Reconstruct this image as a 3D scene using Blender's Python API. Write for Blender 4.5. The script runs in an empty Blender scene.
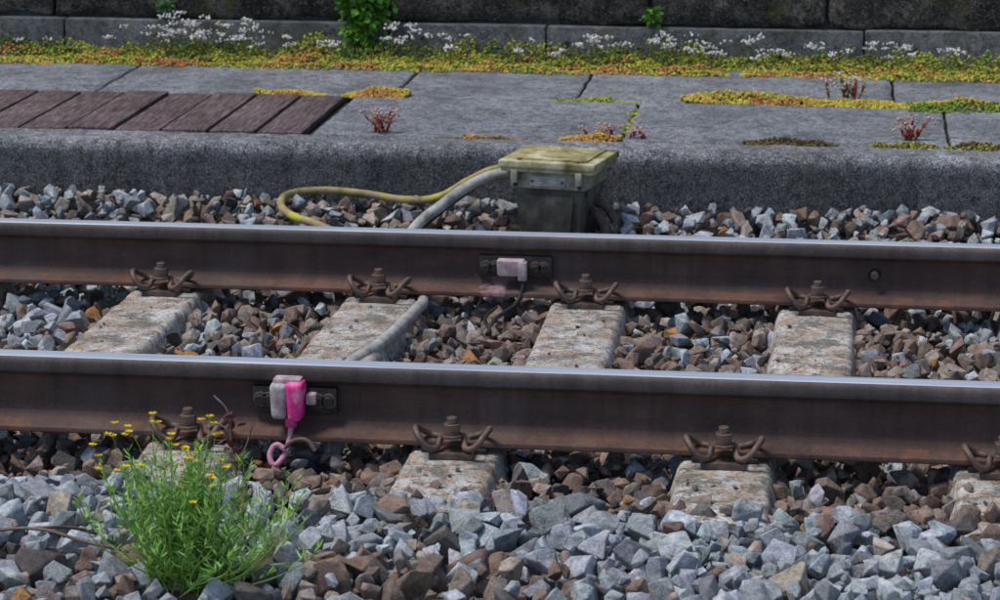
import bpy, bmesh, math, numpy as np
from mathutils import Vector, noise as mn
rng=np.random.default_rng(7)
scene=bpy.context.scene
COL=scene.collection
G=1.4924; S=.6157; OFF=-.1735

# ---------------------------------------------------------------- nodes
class M:
    def __init__(s,name,rough=.8,metal=0,spec=.3):
        s.m=bpy.data.materials.new(name); s.m.use_nodes=True
        s.nt=s.m.node_tree; s.N=s.nt.nodes; s.L=s.nt.links
        s.b=s.N['Principled BSDF']; s.b.inputs['Roughness'].default_value=rough
        s.b.inputs['Metallic'].default_value=metal
        s.b.inputs['Specular IOR Level'].default_value=spec
        s.tc=s.N.new('ShaderNodeTexCoord').outputs['Object']
    def map(s,sc=(1,1,1),src=None):
        n=s.N.new('ShaderNodeMapping'); n.inputs['Scale'].default_value=sc
        s.L.new(src or s.tc,n.inputs[0]); return n.outputs[0]
    def noise(s,scale,detail=5,rough=.6,vec=None,dist=0):
        n=s.N.new('ShaderNodeTexNoise'); n.inputs['Scale'].default_value=scale
        n.inputs['Detail'].default_value=min(detail,4); n.inputs['Roughness'].default_value=rough
        n.inputs['Distortion'].default_value=dist
        s.L.new(vec or s.tc,n.inputs['Vector']); return n.outputs['Fac']
    def vor(s,scale,vec=None):
        n=s.N.new('ShaderNodeTexVoronoi'); n.inputs['Scale'].default_value=scale
        s.L.new(vec or s.tc,n.inputs['Vector']); return n.outputs['Distance']
    def ramp(s,fac,stops):
        n=s.N.new('ShaderNodeValToRGB'); e=n.color_ramp.elements
        while len(e)<len(stops): e.new(.5)
        for i,(p,c) in enumerate(stops):
            e[i].position=p
            if not hasattr(c,'__len__'): c=(c,c,c)
            e[i].color=(*c,1)
        s.L.new(fac,n.inputs[0]); return n.outputs['Color']
    def mix(s,fac,a,b,mode='MIX'):
        n=s.N.new('ShaderNodeMix'); n.data_type='RGBA'; n.blend_type=mode
        for v,i in ((fac,0),(a,6),(b,7)):
            if isinstance(v,(int,float)): n.inputs[i].default_value=v
            elif isinstance(v,tuple): n.inputs[i].default_value=(*v,1)
            else: s.L.new(v,n.inputs[i])
        return n.outputs[2]
    def math(s,op,a,b=0):
        n=s.N.new('ShaderNodeMath'); n.operation=op
        for v,i in ((a,0),(b,1)):
            if isinstance(v,(int,float)): n.inputs[i].default_value=v
            else: s.L.new(v,n.inputs[i])
        return n.outputs[0]
    def attr(s,name='Col'):
        n=s.N.new('ShaderNodeAttribute'); n.attribute_name=name; return n.outputs['Color']
    def sep(s,src=None):
        n=s.N.new('ShaderNodeSeparateXYZ'); s.L.new(src or s.tc,n.inputs[0]); return n.outputs
    def bump(s,h,strength=.5,dist=.01):
        n=s.N.new('ShaderNodeBump'); n.inputs['Strength'].default_value=strength
        n.inputs['Distance'].default_value=dist
        s.L.new(h,n.inputs['Height']); s.L.new(n.outputs[0],s.b.inputs['Normal'])
    def col(s,c):
        if isinstance(c,tuple): s.b.inputs['Base Color'].default_value=(*c,1)
        else: s.L.new(c,s.b.inputs['Base Color'])
        return s
    def rough(s,c): s.L.new(c,s.b.inputs['Roughness']); return s

def blotch(name,c1,c2,c3,scale=20,rough=.85,bs=.5,bd=.004,metal=0,spec=.3):
    m=M(name,rough,metal,spec)
    a=m.noise(scale,6,.65); b=m.noise(scale*6,4,.7)
    c=m.ramp(a,[(.32,c1),(.5,c2),(.68,c3)])
    c=m.mix(.45,c,m.ramp(b,[(.3,.35),(.7,1.0)]),'MULTIPLY')
    m.col(c); m.bump(b,bs,bd); return m.m

# ballast stone
m=M('ballast_stone',.85,0,.28)
a=m.attr(); n1=m.noise(45,5,.7); n2=m.noise(260,3,.75)
c=m.mix(1,a,m.ramp(n1,[(.3,(.48,.46,.45)),(.5,(1,1,1)),(.72,(1.45,1.4,1.35))]),'MULTIPLY')
c=m.mix(.75,c,m.ramp(n2,[(.35,.5),(.62,1.2)]),'MULTIPLY')
m.col(c); m.bump(m.mix(.5,n1,n2),.7,.008); M_STONE=m.m
def leafmat(name,rough=.6,trans=.25):
    m=M(name,rough,0,.3); a=m.attr()
    c=m.mix(.5,a,m.ramp(m.noise(60,2),[(.3,.7),(.7,1.25)]),'MULTIPLY'); m.col(c)
    if trans:
        t=m.N.new('ShaderNodeBsdfTranslucent'); m.L.new(c,t.inputs[0])
        x=m.N.new('ShaderNodeMixShader'); x.inputs[0].default_value=trans
        m.L.new(m.b.outputs[0],x.inputs[1]); m.L.new(t.outputs[0],x.inputs[2])
        m.L.new(x.outputs[0],m.N['Material Output'].inputs[0])
    return m.m
M_LEAF=leafmat('leaf')
M_MOSS=leafmat('moss',.9,0)
# rails
def railmat(name,base,pink=False):
    m=M(name,.65,.0,.28)
    st=m.map((.35,1,1)); a=m.noise(9,6,.65,st); b=m.noise(120,4,.7); cst=m.noise(3.0,5,.6,m.map((6,1,.6)))
    X,Y,Z=m.sep()[:3]
    d,mid,l=base
    c=m.ramp(a,[(.3,d),(.52,mid),(.72,l)])
    c=m.mix(m.ramp(cst,[(.45,0),(.62,.45)]),c,(.04,.03,.027))
    c=m.mix(m.ramp(m.noise(2.3,4,.7),[(.52,0),(.66,.45)]),c,(.11,.092,.087))
    foot=m.math('MULTIPLY',m.math('LESS_THAN',Z,-.149),.55)
    c=m.mix(m.mix(1,foot,m.ramp(m.noise(16,5,.75),[(.47,0),(.62,1)]),'MULTIPLY'),c,(.18,.075,.032))
    c=m.mix(.6,c,m.ramp(b,[(.3,.5),(.7,1.15)]),'MULTIPLY')
    if pink:
        dx=m.math('ABSOLUTE',m.math('ADD',X,.27)); k=m.math('SUBTRACT',1,m.math('MULTIPLY',dx,9))
        k=m.math('MULTIPLY',k,m.math('LESS_THAN',Z,-.10))
        k=m.math('ADD',k,m.math('MULTIPLY',m.math('SUBTRACT',m.noise(45,4,.8),.6),2.2))
        c=m.mix(m.ramp(k,[(.35,0),(.8,.5)]),c,(.42,.26,.31))
    m.col(c); m.bump(m.mix(.5,a,b),.4,.002)
    m.rough(m.ramp(a,[(.3,.55),(.7,.8)])); return m.m
wb=((.058,.033,.029),(.104,.059,.050),(.15,.09,.074))
M_RWEB=railmat('rail_rust',wb); M_RWEBP=railmat('rail_rust_with_paint_dust',wb,True)
M_RHEADSIDE=railmat('rail_head_side',((.062,.050,.050),(.105,.084,.08),(.15,.12,.11)))
m=M('rail_running_surface',.4,.5,.5)
st=m.map((.15,8,1)); a=m.noise(12,5,.6,st)
m.col(m.ramp(a,[(.3,(.36,.40,.46)),(.7,(.58,.62,.69))])); m.rough(m.ramp(a,[(.3,.38),(.7,.55)])); M_RTOP=m.m
# sleeper concrete
m=M('sleeper_concrete',.9,0,.2)
oi=m.N.new('ShaderNodeObjectInfo'); off=m.N.new('ShaderNodeVectorMath'); off.operation='ADD'
m.L.new(m.tc,off.inputs[0]); sc=m.N.new('ShaderNodeVectorMath'); sc.operation='SCALE'; sc.inputs[0].default_value=(7,3,5)
m.L.new(oi.outputs['Random'],sc.inputs['Scale']); m.L.new(sc.outputs[0],off.inputs[1]); v=off.outputs[0]
a=m.noise(7,6,.7,v); b=m.noise(20,5,.75,v); d=m.noise(170,4,.75,v); f=m.noise(75,4,.8,v)
c=m.ramp(a,[(.33,(.32,.30,.275)),(.5,(.50,.475,.45)),(.66,(.64,.63,.61))])
c=m.mix(m.ramp(b,[(.47,0),(.58,.8)]),c,(.38,.25,.15))
c=m.mix(m.ramp(m.noise(11,6,.8,v),[(.50,0),(.58,.8)]),c,(.15,.14,.12))
c=m.mix(m.ramp(f,[(.56,0),(.62,.85)]),c,(.06,.055,.05))
c=m.mix(.8,c,m.ramp(d,[(.34,.3),(.55,1.1)]),'MULTIPLY')
m.col(c); m.bump(m.mix(.5,f,d),.9,.010); M_SLP=m.m
# platform slabs
def slabmat(name,c1,c2,c3,moss=.0,lo=.35,hi=1.75,big=3.2,spk=.0,zl=None):
    m=M(name,.92,0,.2)
    a=m.noise(big,6,.7); b=m.noise(40,5,.75); d=m.noise(190,4,.85); f=m.noise(14,4,.75)
    c=m.ramp(a,[(.3,c1),(.5,c2),(.7,c3)])
    c=m.mix(m.ramp(f,[(.48,0),(.66,.6)]),c,(c1[0]*.5,c1[1]*.5,c1[2]*.5))
    c=m.mix(m.ramp(b,[(.5,0),(.62,.75)]),c,(c1[0]*.45,c1[1]*.45,c1[2]*.45))
    c=m.mix(.95,c,m.ramp(d,[(.38,lo),(.52,1.0),(.64,hi)]),'MULTIPLY')
    if spk: c=m.mix(m.ramp(m.noise(110,3,.8),[(.58,0),(.66,spk)]),c,(.42,.42,.42))
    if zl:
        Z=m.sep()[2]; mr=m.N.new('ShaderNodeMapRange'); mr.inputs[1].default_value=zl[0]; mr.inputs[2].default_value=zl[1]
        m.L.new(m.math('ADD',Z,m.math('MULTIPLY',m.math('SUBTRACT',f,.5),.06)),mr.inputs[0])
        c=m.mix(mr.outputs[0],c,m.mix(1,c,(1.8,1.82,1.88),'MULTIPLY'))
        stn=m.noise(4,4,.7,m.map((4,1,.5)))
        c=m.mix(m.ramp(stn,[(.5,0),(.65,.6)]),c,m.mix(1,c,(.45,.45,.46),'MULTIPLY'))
    if moss: c=m.mix(m.ramp(m.noise(6,7,.8),[(.56,0),(.66,moss)]),c,(.09,.085,.03))
    m.col(c); m.bump(m.mix(.5,b,d),.9,.012); return m.m
M_SLAB=slabmat('platform_slab_concrete',(.165,.175,.195),(.26,.275,.305),(.36,.375,.41),.35,.22,2.1)
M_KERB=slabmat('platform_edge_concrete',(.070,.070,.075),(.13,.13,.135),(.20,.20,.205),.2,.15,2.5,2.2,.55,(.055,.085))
M_PLINTH=slabmat('wall_plinth_concrete',(.10,.105,.11),(.17,.175,.18),(.24,.245,.25),.5)
M_WALL=slabmat('wall_stone',(.014,.014,.013),(.05,.047,.042),(.16,.145,.12),.6,.15,2.8,9,.45)
M_JOINT=blotch('dark_soil',(.02,.018,.014),(.035,.03,.022),(.05,.04,.03),30)
m=M('weathered_timber',.9,0,.2)
v=m.map((14,1.2,5)); a=m.noise(7,6,.7,v); b=m.noise(5,4); d=m.noise(140,3)
c=m.ramp(a,[(.3,(.045,.032,.034)),(.5,(.115,.085,.087)),(.7,(.21,.165,.167))])
c=m.mix(.6,c,m.ramp(b,[(.3,.5),(.7,1.3)]),'MULTIPLY'); c=m.mix(.8,c,m.ramp(d,[(.38,.35),(.6,1.3)]),'MULTIPLY')
m.col(c); m.bump(a,.8,.006); M_WOOD=m.m
M_STEEL=blotch('rusty_fastener',(.06,.04,.035),(.12,.078,.062),(.20,.125,.09),40,.55,.5,.002,.1,.5)
M_DARK=blotch('dark_bracket_steel',(.018,.018,.02),(.035,.034,.036),(.06,.055,.052),40,.5,.4,.002,.3,.5)
M_LID=blotch('lichen_covered_lid',(.12,.10,.045),(.34,.30,.14),(.60,.56,.40),13,.85,.7,.004)
M_BOX=blotch('box_paint',(.04,.036,.03),(.08,.073,.062),(.16,.145,.12),16,.6,.4,.002)
M_BOXR=blotch('box_rim',(.15,.14,.10),(.31,.295,.23),(.42,.40,.33),22,.6,.4,.002)
M_PINK=blotch('pink_marking_paint',(.55,.03,.20),(.85,.05,.32),(.85,.30,.48),30,.6,.3,.002)
M_PINKD=blotch('pink_dusted_concrete',(.28,.20,.22),(.45,.33,.36),(.56,.48,.49),40,.8,.4,.003)
M_PINKC=blotch('pink_cable',(.40,.14,.22),(.58,.26,.36),(.5,.36,.38),30,.6,.3,.002)
M_GREYCAST=blotch('pale_housing',(.42,.14,.22),(.40,.37,.37),(.58,.55,.54),30,.7,.3,.002)
M_LABEL=blotch('label_plate',(.22,.22,.20),(.36,.36,.33),(.46,.46,.43),40,.5,.2,.001)
M_CAB=blotch('grey_cable',(.20,.19,.18),(.36,.35,.33),(.48,.47,.44),25,.7,.3,.001)
M_CABB=blotch('black_cable',(.012,.012,.013),(.025,.025,.026),(.05,.045,.045),25,.6,.3,.001)
M_CONDUIT=blotch('conduit',(.08,.05,.045),(.14,.09,.08),(.2,.14,.12),25,.7,.3,.001)
m=M('yellow_green_cable',.6,0,.3)
x=m.sep()[0]; a=m.noise(7,3)
c=m.mix(m.ramp(a,[(.42,0),(.55,1)]),(.42,.39,.04),(.12,.14,.03))
c=m.mix(m.ramp(m.noise(24,5),[(.42,0),(.58,.9)]),c,(.26,.18,.13)); m.col(c); M_CABY=m.m
m=M('gravel_ground',.95,0,.2)
v=m.vor(22); n=m.noise(6,6)
c=m.ramp(n,[(.3,(.09,.07,.06)),(.7,(.17,.15,.14))]); c=m.mix(1,c,m.ramp(v,[(0,1.2),(.6,.3)]),'MULTIPLY'); m.col(c); m.bump(v,1,.04); M_GND=m.m

# ---------------------------------------------------------------- mesh helpers
def link(o,parent=None):
    COL.objects.link(o)
    if parent: o.parent=parent
    return o
def empty(name,loc=(0,0,0),rot=(0,0,0)):
    e=bpy.data.objects.new(name,None); e.empty_display_size=.05; e.location=loc; e.rotation_euler=rot; return link(e)
def mk(name,V,F,mats,parent=None,smooth=None,midx=None):
    me=bpy.data.meshes.new(name); me.from_pydata([tuple(v) for v in V],[],[tuple(f) for f in F])
    for mt in (mats if isinstance(mats,list) else [mats]): me.materials.append(mt)
    if midx is not None:
        for p,i in zip(me.polygons,midx): p.material_index=i
    if smooth is not None:
        for p in me.polygons: p.use_smooth=True
        me.set_sharp_from_angle(angle=math.radians(smooth))
    me.update(); return link(bpy.data.objects.new(name,me),parent)
def bm_obj(name,bm,mat,parent=None,smooth=None):
    me=bpy.data.meshes.new(name); bm.to_mesh(me); bm.free(); me.materials.append(mat)
    if smooth is not None:
        for p in me.polygons: p.use_smooth=True
        me.set_sharp_from_angle(angle=math.radians(smooth))
    return link(bpy.data.objects.new(name,me),parent)
def box(name,x0,x1,y0,y1,z0,z1,mat,parent=None,bev=.003,taper=(1,1),seg=2,rough=0,sub=0):
    """box; taper scales the bottom in x,y"""
    bm=bmesh.new(); bmesh.ops.create_cube(bm,size=1)
    cx,cy=(x0+x1)/2,(y0+y1)/2
    for v in bm.verts:
        t=taper if v.co.z<0 else (1,1)
        v.co=Vector((cx+v.co.x*(x1-x0)*t[0],cy+v.co.y*(y1-y0)*t[1],z0 if v.co.z<0 else z1))
    if bev: bmesh.ops.bevel(bm,geom=bm.edges[:],offset=bev,segments=seg,affect='EDGES',profile=.6)
    if sub:
        bmesh.ops.subdivide_edges(bm,edges=bm.edges[:],cuts=sub,use_grid_fill=True)
    if rough:
        for v in bm.verts:
            v.co+=Vector(mn.noise_vector(v.co*9))*rough+Vector(mn.noise_vector(v.co*31))*rough*.4
    return bm_obj(name,bm,mat,parent,35)
def cyl(name,p,axis,r,h,mat,parent=None,seg=20,bev=.001,r2=None):
    bm=bmesh.new(); bmesh.ops.create_cone(bm,cap_ends=True,segments=seg,radius1=r,radius2=r if r2 is None else r2,depth=h)
    if bev: bmesh.ops.bevel(bm,geom=[e for e in bm.edges if len(e.link_faces)==2 and e.calc_face_angle(0)>.9 or any(len(f.verts)>4 for f in e.link_faces)],offset=bev,segments=1,affect='EDGES')
    o=bm_obj(name,bm,mat,parent,30)
    o.rotation_mode='QUATERNION'; o.rotation_quaternion=Vector((0,0,1)).rotation_difference(Vector(axis)); o.location=p
    return o
def tube(name,splines,r,mat,parent=None,res=8,bres=5):
    cu=bpy.data.curves.new(name,'CURVE'); cu.dimensions='3D'; cu.bevel_depth=r; cu.bevel_resolution=bres; cu.resolution_u=res; cu.use_fill_caps=True
    for pts in splines:
        s=cu.splines.new('BEZIER'); s.bezier_points.add(len(pts)-1)
        for b,p in zip(s.bezier_points,pts):
            b.co=p[:3]; b.handle_left_type=b.handle_right_type='AUTO'
            if len(p)>3: b.radius=p[3]
    cu.materials.append(mat); return link(bpy.data.objects.new(name,cu),parent)
def rotmats(n,full=True,tilt=.4):
    q=rng.normal(size=(n,4)); q/=np.linalg.norm(q,axis=1)[:,None]
    w,x,y,z=q.T
    return np.stack([1-2*(y*y+z*z),2*(x*y-z*w),2*(x*z+y*w),2*(x*y+z*w),1-2*(x*x+z*z),2*(y*z-x*w),2*(x*z-y*w),2*(y*z+x*w),1-2*(x*x+y*y)],1).reshape(n,3,3)
def soup(name,bases,pos,rot,scl,cols,mat,parent=None,smooth=False,which=None):
    n=len(pos); which=rng.integers(0,len(bases),n) if which is None else which
    VV=[];FF=[];CC=[];base=0
    for k,(V,F) in enumerate(bases):
        idx=np.where(which==k)[0]
        if len(idx)==0: continue
        v=V[None]*scl[idx][:,None,:]
        v=np.einsum('nij,nkj->nki',rot[idx],v)+pos[idx][:,None,:]
        nv=len(V); f=F[None]+(np.arange(len(idx))*nv)[:,None,None]+base
        VV.append(v.reshape(-1,3)); FF.append(f.reshape(-1,3)); CC.append(np.repeat(cols[idx],nv,0)); base+=nv*len(idx)
    V=np.concatenate(VV).astype(np.float32);F=np.concatenate(FF).astype(np.int32);C=np.concatenate(CC)
    me=bpy.data.meshes.new(name); me.vertices.add(len(V)); me.vertices.foreach_set('co',V.ravel())
    me.loops.add(F.size); me.loops.foreach_set('vertex_index',F.ravel())
    me.polygons.add(len(F)); me.polygons.foreach_set('loop_start',np.arange(0,F.size,3,dtype=np.int32))
    me.update(calc_edges=True)
    at=me.color_attributes.new('Col','FLOAT_COLOR','POINT')
    at.data.foreach_set('color',np.concatenate([C,np.ones((len(C),1))],1).astype(np.float32).ravel())
    me.materials.append(mat)
    me.polygons.foreach_set('use_smooth',np.full(len(F),smooth))
    return link(bpy.data.objects.new(name,me),parent)
def bm_arr(bm):
    bmesh.ops.triangulate(bm,faces=bm.faces[:]); bm.verts.ensure_lookup_table(); bm.verts.index_update()
    V=np.array([v.co[:] for v in bm.verts]);F=np.array([[v.index for v in f.verts] for f in bm.faces]); bm.free(); return V,F
def stone_base(seed):
    r=np.random.default_rng(seed); bm=bmesh.new()
    k=r.integers(10,17)
    P=r.normal(size=(k,3)); P/=np.linalg.norm(P,axis=1)[:,None]
    P=np.sign(P)*np.abs(P)**.7; P*=r.uniform(.8,1.05,(k,1))*np.array([1,r.uniform(.66,.95),r.uniform(.48,.8)])*.5
    for p in P: bm.verts.new(p)
    bmesh.ops.convex_hull(bm,input=bm.verts[:])
    bmesh.ops.delete(bm,geom=[v for v in bm.verts if not v.link_faces],context='VERTS')
    bmesh.ops.dissolve_limit(bm,angle_limit=.25,verts=bm.verts[:],edges=bm.edges[:])
    bmesh.ops.bevel(bm,geom=bm.edges[:],offset=.02,segments=1,affect='EDGES')
    return bm_arr(bm)
STONES=[stone_base(i) for i in range(36)]
bm=bmesh.new(); bmesh.ops.create_icosphere(bm,subdivisions=1,radius=.5); BEAD=bm_arr(bm)
bm=bmesh.new()
for p in [(0,-.5,0),(-.5,-.1,.06),(-.3,.35,.02),(0,.5,-.1),(.3,.35,.02),(.5,-.1,.06),(0,.0,-.05)]: bm.verts.new(p)
bm.verts.ensure_lookup_table()
for a,b in ((0,5),(5,4),(4,3),(3,2),(2,1),(1,0)): bm.faces.new([bm.verts[a],bm.verts[b],bm.verts[6]])
LEAF=bm_arr(bm)
def frames(d):
    """rot matrices with local y along d"""
    d=d/np.linalg.norm(d,axis=1)[:,None]; n=len(d)
    u=rng.normal(size=(n,3))*.5+np.array([0,0,1.])
    x=np.cross(d,u); x/=np.linalg.norm(x,axis=1)[:,None]; z=np.cross(x,d)
    return np.stack([x,d,z],2)

# ---------------------------------------------------------------- ground
g=mk('ground',[(-300,-300,-.36),(300,-300,-.36),(300,300,-.36),(-300,300,-.36)],[(0,1,2,3)],M_GND)

# ---------------------------------------------------------------- rails
prof=[(0,0),(.014,-.0003),(.022,-.0012),(.028,-.003),(.032,-.006),(.0345,-.0105),(.0355,-.016),(.036,-.034),(.0345,-.038),(.030,-.041),(.016,-.047),(.011,-.053),(.0088,-.062),(.0083,-.08),(.0083,-.11),(.0095,-.125),(.013,-.135),(.022,-.143),(.040,-.150),(.070,-.1585),(.074,-.160),(.075,-.163),(.075,-.170),(.073,-.172)]
full=prof[::-1]+[(-a,b) for a,b in prof[1:]]
def matof(a,b):
    z=(a[1]+b[1])/2
    return 0 if z>-.0045 else (1 if z>-.046 else 2)
for Y in (0,G):
    e=empty('railway_rail',(0,Y,0))
    xs=np.linspace(-12,12,97); V=[];F=[];I=[]; n=len(full)
    for x in xs:
        for (y,z) in full: V.append((x,y,z))
    for i in range(len(xs)-1):
        for j in range(n):
            k=(j+1)%n; F.append((i*n+j,i*n+k,(i+1)*n+k,(i+1)*n+j)); I.append(matof(full[j],full[k]))
    mk('rail_profile',V,F,[M_RTOP,M_RHEADSIDE,M_RWEBP if Y>0 else M_RWEB],e,25,I)
    if Y>0:
        cyl('web_bolt',(.787,-.024,-.089),(0,-1,0),.012,.024,M_STEEL,e,6)
        cyl('web_bolt_washer',(.787,-.0115,-.089),(0,-1,0),.020,.007,M_CABB,e)
        cyl('web_bolt_rim',(.787,-.0092,-.089),(0,-1,0),.0225,.003,M_STEEL,e)

# ---------------------------------------------------------------- sleepers + clamps
def clamp(parent,x,y,sgn):
    """sprung rail clamp on one side of the rail. sgn=-1: camera side"""
    c=bpy.data.objects.new('rail_clamp',None); COL.objects.link(c); c.parent=parent; c.location=(x,y+sgn*.108,-.156)
    c.rotation_euler=(0,0,(0 if sgn<0 else math.pi)+rng.uniform(-.05,.05))
    box('guide_plate',-.05,.05,-.034,.030,-.028,-.012,M_STEEL,c,.003)
    half=[(.034,.050,.004),(.058,.054,.010),(.078,.036,.024),(.084,.006,.036),(.075,-.026,.028),(.054,-.036,.004),(.034,-.024,-.002),(.027,.004,.012),(.018,.024,.018)]
    pts=half+[(0,.031,.018)]+[(-a,b,z) for a,b,z in half[::-1]]
    tube('spring',[pts],.0075,M_STEEL,c,8,4)
    cyl('washer',(0,-.002,.022),(0,0,1),.025,.007,M_STEEL,c)
    cyl('nut',(0,-.002,.038),(0,0,1),.021,.025,M_STEEL,c,6)
    cyl('bolt_end',(0,-.002,.056),(0,0,1),.012,.018,M_STEEL,c,14)
def sleeper(X,y0,y1,ry,rz=0):
    e=empty('railway_sleeper',(X,0,0),(0,0,rz))
    cs=[(-.150,-.345),(-.108,-.205),(-.102,-.190),(-.092,-.1845),(-.05,-.184),(0,-.1835),(.05,-.184),(.092,-.1845),(.102,-.190),(.108,-.205),(.150,-.345)]
    N=70;V=[];F=[];n=len(cs)
    for i in range(N+1):
        yy=y0+(y1-y0)*i/N
        for j,(a,b) in enumerate(cs):
            q=Vector((X*3+a,yy,b)); ed=1 if j in (1,2,3,7,8,9) else .25
            k=mn.noise(q*22+Vector((j*3,0,0))); k2=mn.noise(q*60+Vector((j*3,7,0)))
            V.append((a-math.copysign(1,a)*abs(k)*.006*ed*(a!=0),yy,b-max(0,k2+.1)*.0035*ed-abs(k)*.002*ed))
    for i in range(N):
        for j in range(n-1): F.append((i*n+j,i*n+j+1,(i+1)*n+j+1,(i+1)*n+j)[::-1])
    F.append(tuple(range(n))[::-1]); F.append(tuple(N*n+j for j in range(n)))
    mk('concrete_body',V,F,M_SLP,e,50)
    box('rail_pad',-.075,.075,ry-.085,ry+.085,-.190,-.1735,M_CABB,e,.002)
    clamp(e,rng.uniform(-.004,.004),ry,-1); clamp(e,0,ry,1)
for k in range(-13,14):
    sleeper(S*k,.34,G+.42,G,rng.uniform(-.012,.012))
    sleeper(S*k+OFF,-.52,.28,0,rng.uniform(-.02,.02))

# ---------------------------------------------------------------- ballast
X0,X1,Y0,Y1=-2.7,2.9,-1.75,2.24; CS=.01
nx=int((X1-X0)/CS);ny=int((Y1-Y0)/CS)
def sm(a,b,t): t=np.clip((t-a)/(b-a),0,1); return t*t*(3-2*t)
def target(x,y):
    t=-.214+.112*sm(1.60,1.90,y)+.058*sm(1.85,2.12,y)
    t+=(.055)*sm(-.29,-.46,y)+.035*sm(-.55,-1.1,y)
    t+=.016*mn.noise(Vector((x*3,y*3,2)))+.014*mn.noise(Vector((x*9,y*9,5)))
    return t
xs=X0+(np.arange(nx)+.5)*CS; ys=Y0+(np.arange(ny)+.5)*CS
hm=np.full((nx,ny),-.36)+(.20*sm(1.62,1.95,ys)+.05*sm(1.85,2.12,ys)+.05*sm(-.3,-1.1,ys))[None]
slx=[(S*k,.34,G+.42) for k in range(-6,7)]+[(S*k+OFF,-.375,.28) for k in range(-6,7)]
P=[]
NC=52000
cx=rng.uniform(X0+.05,X1-.05,NC);cy=rng.uniform(Y0+.05,Y1-.02,NC)
sz=np.clip(rng.normal(.056,.014,NC),.028,.095)
sz=np.where((cy<-.3),sz*1.30,sz); sz[rng.random(NC)<.2]*=.5
for i in range(NC):
    x,y,d=cx[i],cy[i],sz[i]
    bad=False
    for (sx,a,b) in slx:
        if a<y<b and abs(x-sx)<.094+d*.12+.012*math.sin(y*40+sx*9): bad=(y<1.7);break
    if bad: continue
    if 1.85<y and abs(x+.155)<.16 and y<2.17: continue
    r=d*.5
    if y+r*.8>2.21: continue
    ix=int((x-X0)/CS);iy=int((y-Y0)/CS);w=max(1,int(r/CS))
    a0,a1,b0,b1=max(ix-w,0),min(ix+w+1,nx),max(iy-w,0),min(iy+w+1,ny)
    W=hm[a0:a1,b0:b1]
    z=W.mean()*.6+W.max()*.4+r*.42
    if z+r*.35>target(x,y): continue
    if abs(y)<.08+r*.6 or abs(y-G)<.08+r*.6:
        if z+r*.8>-.176: continue
    dx=xs[a0:a1]-x;dy=ys[b0:b1]-y
    dd=(dx[:,None]**2+dy[None]**2)/(r*r)
    top=np.where(dd<1,z+r*.75*np.sqrt(np.clip(1-dd,0,1)),-9)
    hm[a0:a1,b0:b1]=np.maximum(W,top)
    P.append((x,y,z,d))
for k in range(-5,6):
    for j in range(5):
        P.append((S*k+rng.uniform(-.08,.08),rng.uniform(.7,1.3),-.181,rng.uniform(.008,.02)))
        P.append((S*k+OFF+rng.uniform(-.08,.08),rng.uniform(-.37,-.2),-.180,rng.uniform(.008,.03)))
P=np.array(P);n=len(P)
x,y,z=P[:,0],P[:,1],P[:,2]
grey=np.array([.36,.39,.42]);brown=np.array([.22,.155,.125]);dk=np.array([.12,.105,.10]);lt=np.array([.36,.30,.26]);orange=np.array([.36,.18,.07])
bound=-.31-.12*(x+1.2)*.9
nz=np.array([mn.noise(Vector((a*4,b*4,9))) for a,b in zip(x,y)])
nb=np.array([mn.noise(Vector((a*2.2+5,b*2.2,3))) for a,b in zip(x,y)])
pg=sm(.08,-.08,y-bound+nz*.12)
patch=sm(.55,.2,np.abs(x+.15)+nz*.3)*sm(-.80,-.98,y)
patch2=sm(.5,.2,np.abs(x+.95)+nz*.3)*sm(-.75,-.95,y)
pg=pg*(1-.7*patch)*(1-.4*patch2)*.96
mid=(y>-.2)
pg=np.where(mid,np.maximum(pg,.10+.45*sm(-.8,-1.3,x)*sm(.4,.9,y)+.25*np.clip(nb*2,0,1)),pg)
pg=np.where(y>1.6,.5,pg)
isg=rng.random(n)<pg
u=rng.random(n)[:,None]
cb=np.where(u<.52,brown,np.where(u<.68,dk,np.where(u<.98,lt*.85,orange)))
u2=rng.random(n)[:,None]
cg=np.where(u2<.80,grey,np.where(u2<.93,grey*.6,lt))
C=np.where(isg[:,None],cg,cb)*rng.uniform(.65,1.22,(n,1))*rng.uniform(.95,1.05,(n,3))
scl=P[:,3:4]*rng.uniform(.85,1.25,(n,3))
soup('ballast_gravel',STONES,P[:,:3],rotmats(n),scl,C,M_STONE)
# fine bed under the loose stones beside the platform
mk('ballast_bed',[(-12,1.62,-.345),(12,1.62,-.345),(12,1.95,-.165),(-12,1.95,-.165),(12,2.197,-.125),(-12,2.197,-.125)],[(0,1,2,3),(3,2,4,5)],M_GND)

# ---------------------------------------------------------------- platform
pl=empty('station_platform')
XA,XB=-12,12
kp=[(2.42,-.36),(2.2,-.36),(2.2,-.2),(2.2,-.1),(2.2,-.02),(2.2,.03),(2.2,.082)]
for a in np.linspace(0,math.pi/2,7): kp.append((2.2+.034-.034*math.cos(a),.082+.034*math.sin(a)))
kp+=[(2.30,.1175),(2.352,.1175),(2.352,.05),(2.42,.05)]
def extr(name,kp,a,b,mat,parent,nseg):
    V=[];F=[];n=len(kp)
    for i in range(nseg+1):
        x=a+(b-a)*i/nseg
        for (y,z) in kp:
            q=Vector((x,y,z)); dz=mn.noise(q*7)*.003+mn.noise(q*35)*.0025
            V.append((x,y+dz,z+dz))
    for i in range(nseg):
        for j in range(n):
            k=(j+1)%n; F.append((i*n+j,i*n+k,(i+1)*n+k,(i+1)*n+j))
    F.append(tuple(range(n))[::-1]); F.append(tuple(nseg*n+j for j in range(n)))
    return mk(name,V,F,mat,parent,30)
ks=[-12,-9,-6,-3.05,3.2,6.5,9.5,12]
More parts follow.
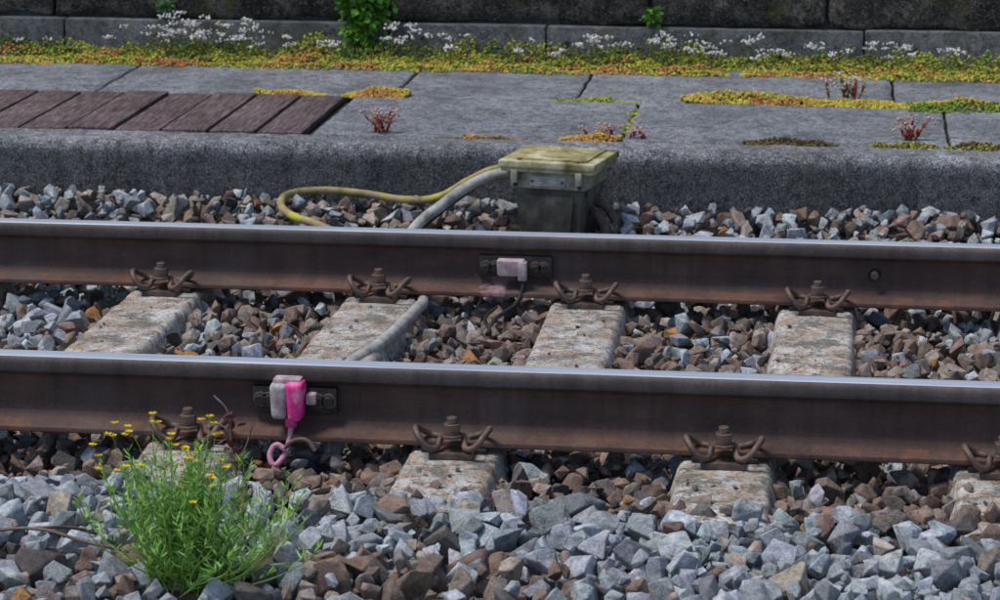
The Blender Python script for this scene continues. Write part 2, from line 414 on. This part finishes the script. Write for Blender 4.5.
for a,b in zip(ks[:-1],ks[1:]): extr('edge_kerb',kp,a+.003,b-.003,M_KERB,pl,int((b-a)*30))
box('bedding',XA,XB,2.425,4.1,-.36,.055,M_JOINT,pl,0)
box('bedding_joint',XA,XB,2.353,4.1,.055,.098,M_JOINT,pl,0)
def slab(x0,x1,y0,y1,dz=0):
    bm=bmesh.new(); bmesh.ops.create_cube(bm,size=1)
    for v in bm.verts:
        v.co=Vector((x1-.005 if v.co.x>0 else x0+.005,y1-.005 if v.co.y>0 else y0+.005,.118+dz if v.co.z>0 else .099))
    bmesh.ops.bevel(bm,geom=bm.edges[:],offset=.005,segments=1,affect='EDGES')
    bmesh.ops.subdivide_edges(bm,edges=[e for e in bm.edges if e.calc_length()>.3],cuts=28,use_grid_fill=True)
    for v in bm.verts:
        q=v.co; v.co+=Vector((mn.noise(q*17)*.004,mn.noise(q*15+Vector((5,0,0)))*.004,mn.noise(q*6)*.002+mn.noise(q*28)*.001))
    bm_obj('paving_slab',bm,M_SLAB,pl,45)
jb=[-.99,.0,1.02,2.0,3,4,5,6,7,8,9,10,11,12]
for a,b in zip(jb[:-1],jb[1:]): slab(a,b,2.36,3.135,rng.uniform(-.001,.001))
for a in np.arange(-12,-3.1,1.0): slab(a,min(a+1,-3.05),2.36,3.135)
ja=[-12,-11,-10,-9,-8,-7,-6,-5,-4,-2.95,-1.91,-.86,-.22,.86,1.9,3,4,5,6,7,8,9,10,11,12]
for a,b in zip(ja[:-1],ja[1:]): slab(a,b,3.14,3.80,rng.uniform(-.0015,.0015))
for a,b in zip(ja[:-1],ja[1:]): slab(a+.3,b+.3 if b<12 else 12,3.805,4.1,-.004)
x=-3.04;bw=.156
while x<-1.0:
    w=min(bw,-.995-x)
    if w>.03:
        o=box('deck_board',x+.006,x+w-.006,2.365+rng.uniform(0,.010),3.13,.1,.121+rng.uniform(-.003,.004),M_WOOD,pl,.005,seg=2)
    x+=bw

# ---------------------------------------------------------------- wall
wl=empty('stone_retaining_wall')
jp=[-12,-9,-7.2,-5.6,-3.9,-2.3,-1.03,-.43,.76,2.1,3.6,5.2,7,9,12]
for a,b in zip(jp[:-1],jp[1:]):
    box('plinth_block',a+.003,b-.003,4.11,4.4,-.2,.243+rng.uniform(-.003,.003),M_PLINTH,wl,.006,seg=2)
for zc in range(6):
    z0=.246+zc*.29
    xj=[-12,-10.8,-9.6,-8.4,-7.3,-6.2,-5.1,-4.1,-3.2,-2.35,-1.03,-.04,.62,1.6,2.6,3.5,4.7,5.8,7,8,9.2,10.4,12]
    if zc%2: xj=[v+.45 for v in xj]
    for a,b in zip(xj[:-1],xj[1:]):
        box('wall_block',a+.008,b-.008,4.155,4.45,z0+.006,z0+.284,M_WALL,wl,.014,seg=2,rough=.02,sub=8)
box('wall_core',-12.2,12.5,4.20,4.6,-.2,1.98,M_PLINTH,wl,0)
box('coping',-12.2,12.5,4.10,4.66,1.985,2.08,M_PLINTH,wl,.01)
for ux in (-1.93,-.9,-.35,.33,.95):
    cyl('plinth_stud',(ux,4.105,.185+rng.uniform(-.01,.01)),(0,-1,0),.009,.016,M_DARK,wl,8)

# ---------------------------------------------------------------- moss + stonecrop
def mosspatch(name,regions,size):
    PP=[];CCs=[]
    for (xa,xb,ya,yb,zb,nb_,hh,pal) in regions:
        x=rng.uniform(xa,xb,nb_);y=rng.uniform(ya,yb,nb_)
        cxm,cym=(xa+xb)/2,(ya+yb)/2
        k=np.array([mn.noise(Vector((a*5,b*14,1))) for a,b in zip(x,y)])
        k2=np.array([mn.noise(Vector((a*22,b*22,4))) for a,b in zip(x,y)])
        e=np.minimum(1-np.abs(x-cxm)/((xb-xa)/2),.25)*4; e2=1-(np.abs(y-cym)/((yb-ya)/2))**2
        h=hh*(.25+.9*np.clip(k+.35,0,1)+.35*k2)*np.clip(e2+.15,0,1)
        keep=(h>hh*.08)&(e*e2+k*1.3+k2*.5>.22)
        x,y,h=x[keep],y[keep],h[keep]
        z=zb+h*rng.uniform(.55,1.05,len(x))
        PP.append(np.stack([x,y,z],1))
        t=np.array([1.3*mn.noise(Vector((a*2.6+3,b*9,7)))+.7*mn.noise(Vector((a*9+3,b*20,2))) for a,b in zip(x,y)])+rng.normal(0,.14,len(x))
        pal=np.array(pal); q=np.clip(((t+.55)/1.1*len(pal)).astype(int),0,len(pal)-1)
        CCs.append(pal[q]*rng.uniform(.65,1.25,(len(x),1)))
    PP=np.concatenate(PP);CCs=np.concatenate(CCs);n=len(PP)
    return soup(name,[BEAD],PP,rotmats(n),rng.uniform(.6,1.3,(n,1))*size*rng.uniform(.7,1.2,(n,3)),CCs,M_MOSS)
gr=(.15,.23,.035);yg=(.34,.36,.045);ye=(.50,.41,.06);orr=(.47,.25,.07);rd=(.38,.13,.06);br=(.15,.11,.04);dg=(.06,.10,.02)
mosspatch('moss_strip',[(-3.3,2.5,3.80,4.09,.10,30000,.055,[orr,gr,gr,yg,yg,ye,yg,gr,br,orr]),
  (-3.3,2.5,3.93,4.11,.11,9000,.085,[dg,gr,br,gr,yg,yg])],.011)
mosspatch('moss_strip',[(-3.3,2.5,3.72,3.86,.115,11000,.028,[orr,ye,yg,gr,yg,ye,yg,orr,rd])],.010)
mosspatch('stonecrop_patch',[(.12,1.05,3.10,3.24,.112,5200,.034,[rd,orr,yg,ye,yg,orr,ye]),
  (.9,1.9,3.02,3.2,.112,3500,.035,[gr,yg,ye,orr])],.010)
mosspatch('stonecrop_patch',[(-1.34,-1.06,3.11,3.21,.112,1300,.028,[rd,orr,ye,ye]),
  (-1.03,-.80,3.11,3.22,.112,1300,.028,[orr,ye,yg,orr])],.009)
mosspatch('stonecrop_patch',[(-.20,.0,2.34,2.43,.112,800,.025,[orr,rd,ye,orr]),(-.50,-.30,2.34,2.39,.112,420,.018,[rd,br,orr]),
  (-.3,-.1,3.1,3.17,.112,300,.02,[gr,yg])],.008)
mosspatch('moss_cushion',[(.38,.7,2.34,2.40,.112,900,.02,[br,br,(.07,.05,.02)]),(.75,.98,2.33,2.41,.112,900,.026,[br,yg,br]),
  (1.0,1.6,2.33,2.42,.112,1600,.026,[br,yg,br,dg]),(-.02,.02,2.4,3.1,.106,500,.014,[br,yg,dg]),(-1.6,.4,3.125,3.15,.106,1500,.014,[br,dg,yg]),(-.9,2,2.345,2.365,.106,1600,.014,[br,dg,br])],.008)

def flowerclump(name,cx,cy,zb,w,dep,n,h,fc,lean=.25,red=0.):
    e=empty(name,(0,0,0)); st=[];fp=[];lp=[];ld=[]
    for i in range(n):
        a=cx+rng.uniform(-w,w);b=cy+rng.uniform(-dep,dep);hh=h*rng.uniform(.45,1.1)
        tx,ty=a+rng.normal(0,lean)*hh,b+rng.normal(0,lean*.6)*hh-.1*hh
        st.append([(a,b,zb,1),((a+tx)/2+rng.normal(0,.004),(b+ty)/2,zb+hh*.55,.9),(tx,ty,zb+hh,.7)])
        for j in range(rng.integers(4,16)):
            fp.append((tx+rng.normal(0,.012),ty+rng.normal(0,.008),zb+hh+rng.normal(0,.004)))
        for j in range(7 if red<.5 else 14):
            t=rng.uniform(.1,.85); lp.append((a+(tx-a)*t,b+(ty-b)*t,zb+hh*t)); ld.append(rng.normal(size=3)+np.array([0,0,.6]))
    tube('stems',st,.0016,M_STEM_R if red>.5 else M_STEM,e,4,1)
    fp=np.array(fp);k=len(fp)
    soup('blossoms',[BEAD],fp,rotmats(k),rng.uniform(.007,.012,(k,1))*np.array([[1,1,.7]]),np.array(fc)[None]*rng.uniform(.75,1.1,(k,1)),M_LEAF,e)
    lp=np.array(lp);ld=np.array(ld);k=len(lp)
    lc=np.where(rng.random((k,1))<red,np.array([.42,.08,.06]),np.array([.16,.21,.05]))
    soup('leaves',[LEAF],lp,frames(ld),np.tile([.008,.018,.008] if red>.5 else [.006,.016,.006],(k,1)),lc,M_LEAF,e)
M_STEM=blotch('green_stem',(.08,.10,.03),(.14,.17,.05),(.22,.2,.08),30,.7,.1)
M_STEM_R=blotch('red_stem',(.22,.06,.04),(.35,.10,.07),(.4,.2,.12),30,.7,.1)
W=(.84,.82,.80);PK=(.60,.42,.38)
for (a,w,n,h) in [(-1.90,.20,14,.11),(-1.78,.08,14,.15),(-1.62,.10,15,.14),(-1.45,.10,8,.09),(-2.35,.10,4,.07),(-.92,.12,11,.12),(-.76,.05,5,.12),(-.22,.10,10,.10),(-.02,.1,9,.12),(.22,.12,12,.10),(.45,.10,7,.08),(.85,.10,8,.08),(1.15,.1,6,.08),(-.45,.1,4,.07),(-1.2,.1,4,.06),(.65,.08,5,.08)]:
    flowerclump('flowering_stonecrop',a,3.95,.13,w,.08,n,h,W)
flowerclump('flowering_stonecrop',.70,3.22,.125,.06,.03,10,.085,(.7,.6,.58),.4,.6)
flowerclump('red_stonecrop',-.775,2.42,.112,.025,.02,12,.085,PK,.45,1.)
flowerclump('red_stonecrop',.90,2.50,.112,.02,.02,9,.08,PK,.5,1.)
flowerclump('red_stonecrop',-.07,2.42,.115,.06,.02,6,.04,PK,.5,1.)
flowerclump('red_stonecrop',.06,2.42,.115,.04,.02,4,.045,PK,.5,1.)

def leafy(name,c,rx,ry,rz,n,size,pal,parent=None):
    e=empty(name,(0,0,0))
    p=rng.normal(size=(n,3)); p/=np.linalg.norm(p,axis=1)[:,None]; p*=rng.uniform(.25,1,(n,1))**.5
    lump=np.array([mn.noise(Vector(q)*2.2+Vector(c)*3) for q in p]); p*=(1+.8*lump)[:,None]
    P=np.array(c)+p*np.array([rx,ry,rz]); P[:,1]=np.minimum(P[:,1],4.14)
    d=p+rng.normal(size=(n,3))*.5+np.array([0,-.5,-.3])
    pal=np.array(pal);C=pal[rng.integers(0,len(pal),n)]*rng.uniform(.6,1.3,(n,1))
    soup('leaves',[LEAF],P,frames(d),np.stack([rng.uniform(.7,1.2,n)*size]*3,1)*np.array([.8,1,1]),C,M_LEAF,e)
    st=[[(c[0],4.13,c[2]-rz*.9,1),(c[0]+rng.normal(0,rx*.3),4.12,c[2],.8),(c[0]+rng.normal(0,rx*.6),4.1,c[2]+rz*.8,.5)] for i in range(6)]
    tube('stems',st,.003,M_STEM,e,4,2); return e
gp=[(.11,.29,.03),(.15,.39,.05),(.22,.48,.07),(.07,.17,.02)]
leafy('ivy_plant',(-1.12,4.07,.38),.12,.05,.15,430,.036,gp)
leafy('ivy_plant',(-1.13,4.06,.21),.075,.04,.11,210,.032,gp)
leafy('wall_weed',(-1.90,4.12,.29),.035,.03,.035,60,.022,[(.06,.16,.07),(.1,.24,.1)])
leafy('wall_weed',(-.03,4.12,.285),.035,.03,.045,70,.022,gp)

# ---------------------------------------------------------------- junction box
jbx=empty('trackside_junction_box',(-.155,2.005,0),(0,0,math.radians(-11)))
w=.138
box('lid',-w-.012,w+.012,-.135,.135,.112,.134,M_LID,jbx,.006,seg=3)
box('lid_raised_panel',-w+.02,w-.02,-.108,.108,.132,.140,M_LID,jbx,.004)
box('lid_lower_lip',-w-.006,w+.006,-.129,.129,.100,.1125,M_LID,jbx,.003)
box('rim_flange',-.118,.118,-.117,.115,.050,.101,M_BOXR,jbx,.004)
box('body',-.108,.108,-.106,.106,-.17,.053,M_BOX,jbx,.008,(.80,.85),3)
box('front_plate',-.078,.078,-.1095,-.100,-.085,.03,M_BOX,jbx,.003,(.86,1))
box('name_plate',-.055,.055,-.1205,-.116,.058,.088,M_LABEL,jbx,.001)
for sx in (-.047,.047): cyl('plate_rivet',(sx,-.1215,.073),(0,-1,0),.004,.004,M_DARK,jbx,8)
for sx in (-.1,.1):
    box('latch',sx-.010,sx+.010,-.138,-.112,.068,.106,M_BOXR,jbx,.002)
    cyl('latch_screw',(sx,-.1205,.060),(0,-1,0),.006,.008,M_DARK,jbx,8)
for sx in (-.09,.09): cyl('lid_screw',(sx,-.115,.136),(0,0,1),.007,.006,M_STEEL,jbx,8)
box('hinge_bar',-.11,.11,.112,.126,.085,.105,M_DARK,jbx,.002)
box('side_plate',.108,.117,-.08,.08,.02,.085,M_BOX,jbx,.002)
cyl('gland_1',(-.122,-.04,.078),(-1,0,.1),.019,.04,M_DARK,jbx); cyl('gland_2',(-.122,.03,.078),(-1,0,.1),.019,.04,M_DARK,jbx)
tube('side_conduit',[[(.09,.0,-.02),(.125,-.02,-.035),(.15,-.03,-.07),(.16,-.03,-.13)],[(.09,.05,-.01),(.13,.04,-.02),(.165,.03,-.06),(.175,.03,-.13)]],.014,M_CONDUIT,jbx)
for sx in (-.07,.07): box('foot',sx-.015,sx+.015,-.09,.09,-.25,-.165,M_DARK,jbx,.002)

cb=empty('earth_cable')
tube('sheath',[[(-.285,2.03,.086),(-.35,2.03,.082),(-.43,2.04,.045),(-.53,2.06,-.015),(-.64,2.1,-.034),(-.78,2.13,-.024),(-.92,2.14,-.020),(-1.00,2.11,-.026),(-1.015,2.03,-.035),(-.97,1.92,-.05),(-.85,1.82,-.065),(-.7,1.74,-.11)]],.0125,M_CABY,cb)
cb=empty('signal_cable')
tube('sheath',[[(-.285,1.97,.082),(-.34,1.96,.078),(-.42,1.94,.045),(-.50,1.90,-.01),(-.56,1.84,-.055),(-.59,1.74,-.11),(-.57,1.62,-.185),(-.50,1.49,-.195),(-.475,1.38,-.185),(-.475,1.25,-.176),(-.49,1.08,-.180),(-.515,.88,-.184),(-.56,.7,-.19),(-.62,.45,-.22)]],.0165,M_CAB,cb)
cb=empty('signal_cable')
tube('sheath',[[(-.285,2.0,.07),(-.36,2.0,.06),(-.46,1.98,.0),(-.54,1.92,-.06),(-.6,1.8,-.1)],[(-.285,2.06,.08),(-.38,2.05,.065),(-.48,2.08,.0),(-.60,2.12,-.08)]],.010,M_CABB,cb)

# ---------------------------------------------------------------- rail bond connectors
e=empty('rail_bond_connector',(-.222,G,-.092)); yf=-.0085
box('bracket',-.105,.105,yf-.022,yf,-.031,.031,M_DARK,e,.004)
for sx in (-.083,.083,-.058,.058):
    cyl('bolt',(sx,yf-.026,rng.uniform(-.006,.006)),(0,-1,0),.012,.014,M_DARK,e,6)
    cyl('washer',(sx,yf-.023,0),(0,-1,0),.0165,.004,M_STEEL,e)
box('clamp_block',-.050,.030,yf-.056,yf-.02,-.023,.025,M_PINKD,e,.008,(.93,1),3)
box('clamp_tab',.012,.036,yf-.060,yf-.03,-.034,.020,M_PINKD,e,.005)
tube('lead',[[(.022,yf-.05,-.03),(.026,yf-.055,-.05),(.012,yf-.075,-.09),(-.015,yf-.14,-.105),(-.03,yf-.24,-.102),(-.035,yf-.36,-.115)]],.0062,M_CABB,e)
tube('lead_2',[[(-.04,yf-.12,-.095),(-.06,yf-.22,-.105),(-.03,yf-.34,-.112)]],.004,M_CABB,e)
e=empty('rail_bond_connector',(-.552,0,-.086))
box('bracket',-.100,.098,yf-.022,yf,-.031,.031,M_DARK,e,.004)
for sx in (-.08,.08,.055,-.06):
    cyl('bolt',(sx,yf-.027,0),(0,-1,0),.013,.018,M_DARK,e,6)
    cyl('washer',(sx,yf-.0235,0),(0,-1,0),.018,.004,M_STEEL,e)
box('housing_grey_half',-.050,-.006,yf-.078,yf-.02,-.034,.050,M_GREYCAST,e,.014,(.8,1),4)
box('housing_pink_half',-.013,.030,yf-.080,yf-.02,-.038,.054,M_PINK,e,.014,(.75,1),4)
box('housing_top',-.044,.022,yf-.062,yf-.01,.044,.060,M_PINKD,e,.007)
box('clip_tab',.030,.054,yf-.05,yf-.02,-.004,.022,M_PINKD,e,.005)
cyl('gland',(-.004,yf-.052,-.044),(0,0,-1),.013,.022,M_PINK,e)
tube('lead',[[(-.004,yf-.052,-.05),(-.005,yf-.06,-.075),(-.008,yf-.08,-.098),(-.018,yf-.11,-.120),(-.030,yf-.12,-.128),(-.040,yf-.115,-.118),(-.040,yf-.105,-.098),(-.028,yf-.10,-.086),(-.012,yf-.10,-.094)]],.0065,M_PINKC,e)
tube('lead_2',[[(-.012,yf-.10,-.094),(.01,yf-.09,-.078),(.04,yf-.085,-.078),(.06,yf-.09,-.10)]],.0055,M_CONDUIT,e)
# ---------------------------------------------------------------- yellow-flowered weed
M_GSTEM=blotch('weed_stem',(.16,.26,.04),(.24,.38,.07),(.30,.44,.10),30,.6,.1)
def weed(name,bx,by,bz,n,H,Wd):
    e=empty(name); st=[];LP=[];LD=[];LS=[];FPs=[]
    for i in range(n):
        ang=rng.uniform(0,2*math.pi); sp=min(abs(rng.normal(0,.60)),1.1)
        hh=H*rng.uniform(.50,1.0)*(1-.22*sp)
        ex=math.cos(ang)*sp*Wd+.012; ey=math.sin(ang)*sp*Wd*.8
        p0=np.array([bx+rng.normal(0,.03),by+rng.normal(0,.02),bz]); p3=p0+np.array([ex,ey,hh])
        p1=p0+np.array([ex*.5,ey*.5,hh*.30]); p2=p0+np.array([ex*.9,ey*.9,hh*.68])+rng.normal(0,.010,3)
        st.append([(*p0,1),(*p1,.9),(*p2,.7),(*p3,.4)])
        t=rng.uniform(.08,1,36)
        for tt in t:
            P_=(1-tt)**3*p0+3*(1-tt)**2*tt*p1+3*(1-tt)*tt*tt*p2+tt**3*p3
            LP.append(P_); a2=rng.uniform(0,2*math.pi)
            LD.append([math.cos(a2),math.sin(a2),rng.uniform(.3,1.5)]); LS.append(rng.uniform(.016,.036)*(1.15-.45*tt))
        if hh>H*.6 and rng.random()<.14 and ex<.08:
            for j in range(rng.integers(1,4)):
                q=p3+np.array([rng.normal(0,.016),rng.normal(0,.014),rng.uniform(.005,.04)])
                st.append([(*(p3-np.array([0,0,.01])),.4),(*((p3+q)/2+rng.normal(0,.002,3)),.35),(*q,.3)]); FPs.append(q)
    for (qx,qz) in ((-.06,.33),(.05,.345),(.06,.31),(-.14,.30),(-.17,.26),(.08,.25),(0,.28),(-.11,.32)):
        q=np.array([bx+qx,by+.02,bz+qz-.01]); b0=np.array([bx+qx*.7,by,bz+qz*.55])
        st.append([(*b0,.7),(*((q+b0)/2+rng.normal(0,.006,3)),.6),(*q,.4)]); FPs.append(q)
        FPs.append(q+rng.normal(0,.010,3)); FPs.append(q+rng.normal(0,.012,3))
    tube('stems',st,.0017,M_GSTEM,e,4,1)
    LP=np.array(LP);LD=np.array(LD);LS=np.array(LS)
    LP=LP+LD/np.linalg.norm(LD,axis=1)[:,None]*LS[:,None]*.5
    k=len(LP);c=np.array([[.24,.48,.09],[.32,.58,.13],[.16,.35,.06],[.42,.64,.22]])[rng.integers(0,4,k)]*rng.uniform(.75,1.2,(k,1))
    soup('leaves',[LEAF],LP,frames(LD),np.stack([np.full(k,.0036)*rng.uniform(.7,1.3,k),LS,LS*.5],1),c,M_LEAF,e)
    FP=[];FD=[]
    for q in FPs:
        for j in range(9):
            a=j/9*2*math.pi+rng.uniform(0,.4); d=np.array([math.cos(a),math.sin(a)*.8-.2,.35]); FP.append(q+d*.0048); FD.append(d)
    FP=np.array(FP);FD=np.array(FD);k=len(FP)
    soup('petals',[LEAF],FP,frames(FD),np.tile([.004,.008,.006],(k,1)),np.tile([.85,.68,.03],(k,1))*rng.uniform(.85,1.05,(k,1)),M_LEAF,e)
    Q=np.array(FPs);k=len(Q)
    soup('flower_centres',[BEAD],Q,rotmats(k),np.full((k,3),.007),np.tile([.72,.45,.02],(k,1)),M_LEAF,e)
weed('yellow_flowering_weed',-.535,-1.15,-.15,135,.30,.20)
e=empty('dry_twig')
tube('twig',[[(-.98,-1.02,-.10),(-.85,-1.06,-.075),(-.74,-1.10,-.085),(-.66,-1.10,-.10)],[(-.86,-1.05,-.077),(-.80,-1.0,-.09),(-.76,-.97,-.11)]],.0035,M_CONDUIT,e)
e=empty('dry_weed_stalk')
tube('stalk',[[(-.63,-.30,-.20),(-.645,-.28,-.12),(-.655,-.27,-.05),(-.69,-.25,-.02)],[(-.645,-.28,-.12),(-.66,-.27,-.09),(-.70,-.26,-.08)],[(-.63,-.30,-.17),(-.61,-.28,-.12),(-.60,-.27,-.08)]],.0022,M_CONDUIT,e)
pp=np.array([(-.645,-.28,-.12)]*24)+rng.normal(0,.028,(24,3))
soup('withered_leaves',[LEAF],pp,frames(rng.normal(size=(24,3))),np.tile([.016,.028,.02],(24,1)),np.tile([.10,.035,.04],(24,1)),M_LEAF,e)

# ---------------------------------------------------------------- light
wd=bpy.data.worlds.new('World'); scene.world=wd; wd.use_nodes=True
nt=wd.node_tree; sky=nt.nodes.new('ShaderNodeTexSky'); sky.sky_type='NISHITA'; sky.sun_disc=False
D=Vector((-.45,-.14,1.05)).normalized()
el=math.asin(D.z); az=math.atan2(D.x,D.y)
sky.sun_elevation=el; sky.sun_rotation=az
nt.links.new(sky.outputs[0],nt.nodes['Background'].inputs[0]); nt.nodes['Background'].inputs[1].default_value=.15
sl=bpy.data.lights.new('sun','SUN'); sl.energy=3.1; sl.angle=math.radians(20); sl.color=(1,.95,.88)
so=link(bpy.data.objects.new('sun',sl)); so.rotation_mode='QUATERNION'; so.rotation_quaternion=D.to_track_quat('Z','Y')

# ---------------------------------------------------------------- camera
cam=bpy.data.cameras.new('camera'); co=link(bpy.data.objects.new('camera',cam))
co.location=(.6756,-5.8853,1.5614); co.rotation_euler=(math.pi/2-.2322,0,.1274)
cam.sensor_width=36; cam.lens=96.36; cam.clip_end=1000
cam.dof.use_dof=True; cam.dof.focus_distance=6.3; cam.dof.aperture_fstop=9
scene.camera=co
scene.view_settings.view_transform='Standard'; scene.view_settings.look='None'; scene.view_settings.exposure=0
